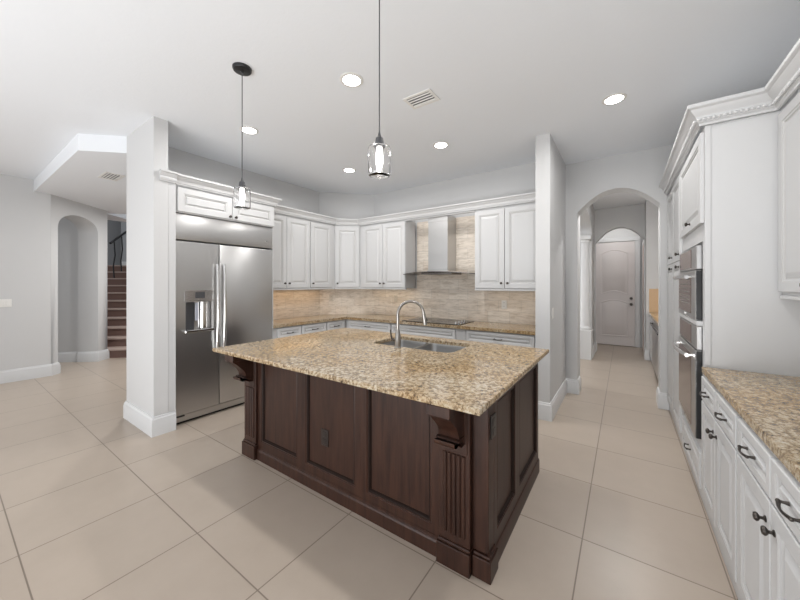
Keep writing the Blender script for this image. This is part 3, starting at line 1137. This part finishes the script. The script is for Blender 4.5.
# ================================================================== RANGE HOOD, COOKTOP
hd = thing('range_hood', 'stainless chimney range hood with thin curved canopy on the travertine wall', 'range hood', (-2.235, 4.488, 1.6))
bm = bmesh.new()
box(bm, -0.165, 0.155, -0.29, -0.001, 0.03, 0.85, 0.003)
finish('chimney', bm, SS, hd)
bm = bmesh.new()
box(bm, -0.168, 0.158, -0.293, -0.001, 0.76, 0.846, 0.003)
ch2 = finish('chimney_cover', bm, SS, hd)
bm = bmesh.new()
N = 24
top, bot = [], []
for i in range(N + 1):
    t = i / N * 2 - 1
    x = t * 0.54
    yf = -0.50 + 0.10 * t * t
    z = 0.030 - 0.030 * abs(t) ** 2.2
    top.append((x, yf, z))
v = []
for (x, yf, z) in top:
    v.append([bm.verts.new((x, yf, z)), bm.verts.new((x, yf, z - 0.010)), bm.verts.new((x, -0.001, z - 0.010)), bm.verts.new((x, -0.001, z))])
for i in range(N):
    for j in range(4):
        bm.faces.new((v[i][j], v[i][(j + 1) % 4], v[i + 1][(j + 1) % 4], v[i + 1][j]))
bm.faces.new(v[0]); bm.faces.new(v[-1])
finish('canopy', bm, CANOPYG, hd)
bm = bmesh.new()
box(bm, -0.25, 0.25, -0.36, -0.02, -0.012, 0.016, 0.004)
finish('filter_housing', bm, CANOPYG, hd)
bm = bmesh.new()
box(bm, -0.175, 0.165, -0.305, -0.002, 0.0305, 0.048, 0.003)
finish('collar', bm, SSB, hd)
bm = bmesh.new()
for k in range(4):
    lathe(bm, [(0.008, 0), (0.008, -0.006)], 12, center=(-0.06 + k * 0.04, -0.3605, -0.006), axis='y')
finish('button', bm, BLACK, hd)

ct = thing('cooktop', 'black glass cooktop set into the back counter under the hood', 'cooktop', (-2.2, 4.13, 0.9145))
bm = bmesh.new()
box(bm, -0.45, 0.45, -0.26, 0.26, 0, 0.008, 0.003)
finish('glass_top', bm, BGLASS, ct)
for (x, y, r) in ((-0.28, 0.11, 0.09), (-0.28, -0.12, 0.11), (0.05, 0.11, 0.11), (0.05, -0.12, 0.08)):
    bm = bmesh.new()
    lathe(bm, [(r, 0.0082), (r, 0.009), (r - 0.004, 0.009), (r - 0.004, 0.0082)], 32, center=(x, y, 0), cap=False)
    finish('burner_ring', bm, DGREY, ct)
for y in (-0.17, -0.08, 0.01, 0.10):
    bm = bmesh.new()
    lathe(bm, [(0.021, 0.0082), (0.021, 0.012), (0.017, 0.014), (0.016, 0.030), (0.013, 0.033)], 18, center=(0.36, y, 0))
    finish('knob', bm, SSB, ct)

# ================================================================== SINK AND FAUCET
sk = thing('sink', 'stainless undermount double-bowl sink in the island top', 'sink', (-1.5, 2.495, 0.883))
SINKS = steel('sink_steel', (0.40, 0.40, 0.40), 0.3)
def bowl(x0, x1, y0, y1, depth, r=0.06):
    bm = bmesh.new()
    loops = []
    for ins, z in ((-0.012, -0.0015), (0.0, -0.0015), (0.004, -0.02), (0.010, -depth + 0.03), (0.03, -depth + 0.006), (0.055, -depth)):
        loops.append([bm.verts.new((x, y, z)) for x, y in rrect(x0 + ins, x1 - ins, y0 + ins, y1 - ins, max(0.02, r - ins * 0.5))])
    for a, b in zip(loops, loops[1:]):
        n = len(a)
        for i in range(n):
            bm.faces.new((a[i], a[(i + 1) % n], b[(i + 1) % n], b[i]))
    bm.faces.new(loops[-1])
    o = finish('bowl', bm, SINKS, sk, ang=60)
    return o


b1 = bowl(-0.395, -0.035, -0.22, 0.22, 0.19)
b2 = bowl(-0.011, 0.395, -0.22, 0.22, 0.21)
for o, x, dpt in ((b1, -0.21, 0.19), (b2, 0.19, 0.21)):
    bm = bmesh.new()
    lathe(bm, [(0.042, -dpt + 0.0008), (0.040, -dpt + 0.004), (0.030, -dpt + 0.001), (0.012, -dpt + 0.003)], 20, center=(x, 0, 0))
    finish('drain', bm, NICK, o)

fc = thing('faucet', 'brushed nickel gooseneck pull-down faucet standing on the island beside the sink', 'faucet', (-1.565, 2.225, 0.9145))
bm = bmesh.new()
lathe(bm, [(0.030, 0), (0.030, 0.006), (0.026, 0.010), (0.025, 0.045), (0.0245, 0.09), (0.019, 0.125), (0.0145, 0.15)], 24)
finish('base', bm, NICK, fc)
bm = bmesh.new()
pts = [(0, 0, 0.148), (0, 0, 0.22), (0, 0, 0.278)]
rad_ = 0.110
dirv = Vector((0.75, 0.66, 0)).normalized()
for i in range(1, 19):
    a = PI - R(176) * i / 18
    off = rad_ + rad_ * math.cos(a)
    pts.append((dirv.x * off, dirv.y * off, 0.278 + rad_ * math.sin(a)))
tube(bm, pts, 0.0125, 14)
finish('spout', bm, NICK, fc)
e = Vector(pts[-1]); d_ = (e - Vector(pts[-2])).normalized()
bm = bmesh.new()
tube(bm, [e, e + d_ * 0.012, e + d_ * 0.05, e + d_ * 0.095, e + d_ * 0.10], [0.0135, 0.0155, 0.017, 0.019, 0.015], 16)
sh = finish('spray_head', bm, NICK, fc)
bm = bmesh.new()
q0 = e + d_ * 0.045 + Vector((dirv.x, dirv.y, 0)) * 0.018
tube(bm, [q0, q0 + d_ * 0.02], [0.006, 0.008], 10)
finish('spray_button', bm, BLACK, sh)
bm = bmesh.new()
tube(bm, [(-0.02, 0.0, 0.06), (-0.05, 0.0, 0.062), (-0.062, 0, 0.07), (-0.072, 0.0, 0.10), (-0.078, 0.0, 0.145)], [0.012, 0.011, 0.008, 0.0062, 0.0055], 12)
finish('handle', bm, BRONZE, fc)

# ================================================================== WALL OVENS
def oven(name, label, z0, z1, zsplit, zh, vents):
    t = thing(name, label, 'oven', (0.43, 3.735, 0), RA, 'built-in wall ovens')
    W = 0.80
    finish('body', B(0.0, W, 0.003, 0.55, z0 + 0.004, z1 - 0.004), DGREY, t, smooth=False)
    p = finish('control_panel', B(0.0, W, -0.028, 0.002, zsplit + 0.006, z1, 0.003), SS, t)
    finish('display_glass', B(0.03, W - 0.20, -0.0305, -0.0282, zsplit + 0.02, z1 - 0.012, 0.001), OVENG, p)
    d = finish('door', B(0.0, W, -0.034, -0.0005, z0, zsplit, 0.003), [SS], t)
    finish('door_edge', B(W + 0.0003, W + 0.006, -0.030, -0.001, z0 + 0.004, zsplit - 0.004), BLACK, d, smooth=False)
    finish('window', B(0.03, W - 0.16, -0.0365, -0.0342, z0 + 0.035, zsplit - 0.05, 0.001), OVENG, d)
    bm = bmesh.new()
    pts = []
    for i in range(17):
        tt = i / 16
        pts.append((0.05 + tt * 0.64, -0.065 - 0.024 * math.sin(PI * tt), zh))
    tube(bm, pts, 0.014, 12)
    for x in (0.07, 0.67):
        tube(bm, [(x, -0.0345, zh), (x, -0.068, zh)], 0.011, 10)
    finish('handle', bm, SSB, d)
    finish('badge', B(0.34, 0.37, -0.0375, -0.0346, z0 + 0.015, z0 + 0.028), SSB, d, smooth=False)
    if vents:
        bm = bmesh.new()
        for k in range(6):
            box(bm, 0.06, W - 0.19, -0.0375, -0.0367, z0 + 0.10 + k * 0.028, z0 + 0.106 + k * 0.028)
        finish('vent_louver', bm, NICK, d, smooth=False)
    return t


oven('wall_oven', 'upper stainless wall oven with a short bowed handle, in the white tower', 1.205, 1.712, 1.545, 1.50, True)
oven('wall_oven', 'lower stainless wall oven with tall dark door, in the white tower', 0.405, 1.165, 1.00, 0.945, False)

# ================================================================== PENDANTS
def pendant(label, x, y, zjar):
    t = thing('pendant_light', label, 'pendant light', (x, y, CZ - 0.0005), 0, 'pendant lights over the island')
    zc = zjar - CZ          # jar bottom, local
    bm = bmesh.new()
    lathe(bm, [(0.066, 0), (0.066, -0.012), (0.060, -0.022), (0.012, -0.026), (0.010, -0.034)], 32)
    finish('canopy', bm, BLACK, t)
    bm = bmesh.new()
    tube(bm, [(0, 0, -0.030), (0.0, 0, (zc + 0.21) / 2), (0, 0, zc + 0.208)], 0.0032, 8)
    finish('cord', bm, DGREY, t)
    bm = bmesh.new()
    lathe(bm, [(0.004, zc + 0.228), (0.007, zc + 0.212), (0.012, zc + 0.200), (0.019, zc + 0.195), (0.022, zc + 0.180), (0.022, zc + 0.160), (0.030, zc + 0.157), (0.030, zc + 0.150), (0.022, zc + 0.148)], 24)
    finish('socket', bm, DGREY, t)
    bm = bmesh.new()
    ro = 0.058
    outer = [(0.024, zc + 0.156), (0.045, zc + 0.154), (0.054, zc + 0.148), (ro, zc + 0.138), (ro, zc + 0.010), (ro - 0.006, zc + 0.002), (0.02, zc)]
    inner = [(0.02, zc + 0.004), (ro - 0.010, zc + 0.006), (ro - 0.004, zc + 0.015), (ro - 0.004, zc + 0.136), (0.051, zc + 0.144), (0.043, zc + 0.150), (0.024, zc + 0.152)]
    prof = outer + inner
    rr = lathe(bm, prof, 32, cap=False)
    # close bottom discs (outside and inside) and the neck ring
    bm.faces.new(rr[len(outer) - 1]); bm.faces.new(rr[len(outer)])
    fs = [f for f in bm.faces if len(f.verts) == 4 and all(v in rr[len(outer) - 1] + rr[len(outer)] for v in f.verts)]
    bmesh.ops.delete(bm, geom=fs, context='FACES_ONLY')
    for i in range(32):
        bm.faces.new((rr[0][i], rr[0][(i + 1) % 32], rr[-1][(i + 1) % 32], rr[-1][i]))
    finish('glass_shade', bm, GLASSM, t, ang=50)
    bm = bmesh.new()
    lathe(bm, [(0.013, zc + 0.1475), (0.016, zc + 0.125), (0.019, zc + 0.095), (0.0175, zc + 0.065), (0.011, zc + 0.040), (0.003, zc + 0.030)], 20)
    finish('bulb', bm, BULB, t)
    return t


pendant('left clear-glass jar pendant hanging in front of the refrigerator', -2.325, 1.30, 2.010)
pendant('right clear-glass jar pendant hanging near the middle of the picture', -1.03, 1.30, 2.002)

# ================================================================== RECESSED LIGHTS, VENTS
def downlight(label, x, y, z=CZ, power=11, spread=172):
    t = thing('recessed_light', label, 'ceiling light', (x, y, z - 0.0005), 0, 'recessed ceiling lights')
    bm = bmesh.new()
    lathe(bm, [(0.092, 0), (0.092, -0.004), (0.084, -0.007), (0.070, -0.006), (0.068, 0)], 32)
    finish('trim_ring', bm, PLATE, t)
    bm = bmesh.new()
    lathe(bm, [(0.0675, -0.0062), (0.04, -0.0085), (0.005, -0.009)], 32)
    finish('lens', bm, LENS, t)
    d = bpy.data.lights.new('recessed_lamp', 'AREA')
    d.shape = 'DISK'
    d.size = 0.14
    d.spread = R(spread)
    d.energy = power
    d.color = (1.0, 0.985, 0.965)
    lo = bpy.data.objects.new('recessed_lamp', d)
    COL.objects.link(lo)
    lo.parent = t
    lo.location = (0, 0, -0.014)
    return t


downlight('large bright recessed light left of the right pendant cord', -1.755, 1.864)
downlight('bright recessed light beside the left pendant cord above the refrigerator', -3.20, 1.864)
downlight('small recessed light nearest the kitchen corner', -3.17, 3.32)
downlight('recessed light just above the range hood side of the ceiling', -1.73, 3.32)
downlight('recessed light at the right in front of the hall arch', -0.07, 3.35)
downlight('recessed light above the near end of the island aisle, outside the frame', -0.07, 1.864)

downlight('added unseen recessed light in the hall ceiling just behind the arch wall', -0.05, 5.6, CZ, 30)  # added fixture out of view, brightens the hall
downlight('added unseen recessed light in the entry before the far hall door', -0.15, 8.62, CZ, 5)  # added fixture out of view behind the far arch, lights the end door


downlight('added unseen recessed light in the dropped lobby ceiling behind the wall stub', -6.6, 2.6, 2.87, 60, 180)  # added fixture out of view, lifts the dark lobby and angled wall


def vent(label, x, y, z, w, h, n, rz=0):
    t = thing('ceiling_vent', label, 'air vent', (x, y, z - 0.0005), rz, 'ceiling air vents')
    bm = bmesh.new()
    b = 0.025
    box(bm, -w / 2, w / 2, -h / 2, -h / 2 + b, -0.008, 0, 0.002)
    box(bm, -w / 2, w / 2, h / 2 - b, h / 2, -0.008, 0, 0.002)
    box(bm, -w / 2, -w / 2 + b, -h / 2 + b, h / 2 - b, -0.008, 0, 0.002)
    box(bm, w / 2 - b, w / 2, -h / 2 + b, h / 2 - b, -0.008, 0, 0.002)
    finish('frame', bm, PLATE, t)
    finish('backing', B(-w / 2 + b, w / 2 - b, -h / 2 + b, h / 2 - b, -0.0015, -0.0003), DGREY, t, smooth=False)
    bm = bmesh.new()
    for i in range(n):
        yy = -h / 2 + b + (h - 2 * b) * (i + 0.5) / n
        vs = [bm.verts.new(p) for p in ((-w / 2 + b, yy - 0.004, -0.003), (w / 2 - b, yy - 0.004, -0.003), (w / 2 - b, yy + 0.003, -0.010), (-w / 2 + b, yy + 0.003, -0.010))]
        vs2 = [bm.verts.new(v_.co + Vector((0, 0.002, 0.0006))) for v_ in vs]
        bm.faces.new(vs); bm.faces.new(vs2[::-1])
        for k in range(4):
            bm.faces.new((vs[k], vs[(k + 1) % 4], vs2[(k + 1) % 4], vs2[k]))
    finish('louver', bm, PLATE, t, smooth=False)


vent('white louvred air vent in the kitchen ceiling right of the pendant cord', -1.44, 2.40, CZ, 0.27, 0.19, 4)
vent('small white air vent in the dropped ceiling left of the wall stub', -5.55, 1.33, 2.87, 0.36, 0.2, 5)
vent('air vent in the hall ceiling beyond the arch', -0.06, 6.3, CZ, 0.30, 0.10, 3)

# ================================================================== HALL NOOK
cabinet('base_cabinet', 'white narrow base cabinet in the hall nook beyond the wine cooler', 'cabinet', (0.42, 7.70, 0), RA, 0.78, CH, 0.62,
        [('door', 0.01, 0.77, 0.11, 0.86, (0.70, 0.78))], 'hall nook cabinets')
o = slab('countertop', [(0.385, 5.10), (1.058, 5.10), (1.058, 7.74), (0.385, 7.74)], 0.8745, 0.914)
tag(o, 'granite counter in the hall nook seen past the arch', 'countertop', 'granite countertops')
struct(finish('wall_backsplash_nook', B(0.392, 1.058, 7.738, 7.749, 0.9145, 1.36), ORTILE, smooth=False))
w = thing('wine_cooler', 'stainless undercounter cooler in the hall nook behind the right jamb', 'appliance', (0.41, 6.90, 0), RA)
finish('body', B(0.002, 1.75, 0.012, 0.6, 0.0, 0.87), BLACK, w, smooth=False)
d = finish('door', B(0.002, 1.75, -0.02, 0.010, 0.1, 0.86, 0.003), SS, w)
bm = bmesh.new()
tube(bm, [(0.1, -0.05, 0.80), (1.6, -0.05, 0.80)], 0.012, 10)
for x in (0.2, 1.5):
    tube(bm, [(x, -0.0205, 0.80), (x, -0.05, 0.80)], 0.009, 8)
finish('handle', bm, BLACK, d)

# ================================================================== STAIRS AND RAIL
st = thing('staircase', 'carpeted staircase rising behind the wall at the left', 'staircase', (0, 0, 0))
SD = LD                          # ascent direction
SN = LN                          # along the tread
s0 = Vector((-8.26, 1.92)) + LD * 0.03
NS = 11


def strip(bm, a, b, z0, z1, mi=0):
    """block across the flight between two points of its axis"""
    l, r_ = SN * -2.4, SN * 1.25
    prism(bm, [((a + l).x, (a + l).y), ((b + l).x, (b + l).y), ((b + r_).x, (b + r_).y), ((a + r_).x, (a + r_).y)], z0, z1, mi)


for k in range(NS):
    bm = bmesh.new()
    a = s0 + SD * (0.272 * k)
    b = s0 + SD * (0.272 * (k + 1) + (1.1 if k == NS - 1 else 0))
    z = 0.178 * (k + 1)
    strip(bm, a, b, 0, z - 0.03, 0)
    strip(bm, a - SD * 0.025, b, z - 0.03, z, 1)
    finish('step' if k < NS - 1 else 'landing', bm, [STEPW, NOSE], st, smooth=False)
e0 = s0 + SD * (0.272 * NS + 1.102)
bm = bmesh.new()
strip(bm, e0, e0 + SD * 0.1, 0, 5.2)
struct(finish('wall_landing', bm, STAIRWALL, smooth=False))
bm = bmesh.new()
strip(bm, e0 - SD * 0.021, e0 - SD * 0.001, 0.178 * NS + 0.001, 0.178 * NS + 0.19)
struct(finish('baseboard_landing', bm, TRIM, smooth=False))
rl = thing('stair_railing', 'black wrought iron stair railing beside the steps', 'railing', (0, 0, 0))


def rp(k, off, z):
    p = s0 + SD * (0.272 * k) + SN * off
    return (p.x, p.y, z)


bm = bmesh.new()
RO = -1.42
tube(bm, [rp(8.0, RO, 0.178 * 8.5 + 0.98), rp(10.4, RO, 0.178 * 10.9 + 0.98), rp(11.4, RO, 0.178 * 11 + 1.0), rp(13.5, RO, 0.178 * 11 + 1.0)], 0.028, 10)
finish('handrail', bm, BLACK, rl)
for k in (8, 9, 10):
    bm = bmesh.new()
    z0 = 0.178 * (k + 1)
    tube(bm, [rp(k + 0.5, RO, z0), rp(k + 0.5, RO - 0.02, z0 + 0.3), rp(k + 0.5, RO + 0.02, z0 + 0.6), rp(k + 0.5, RO, z0 + 0.95)], 0.016, 8)
    finish('baluster', bm, BLACK, rl)
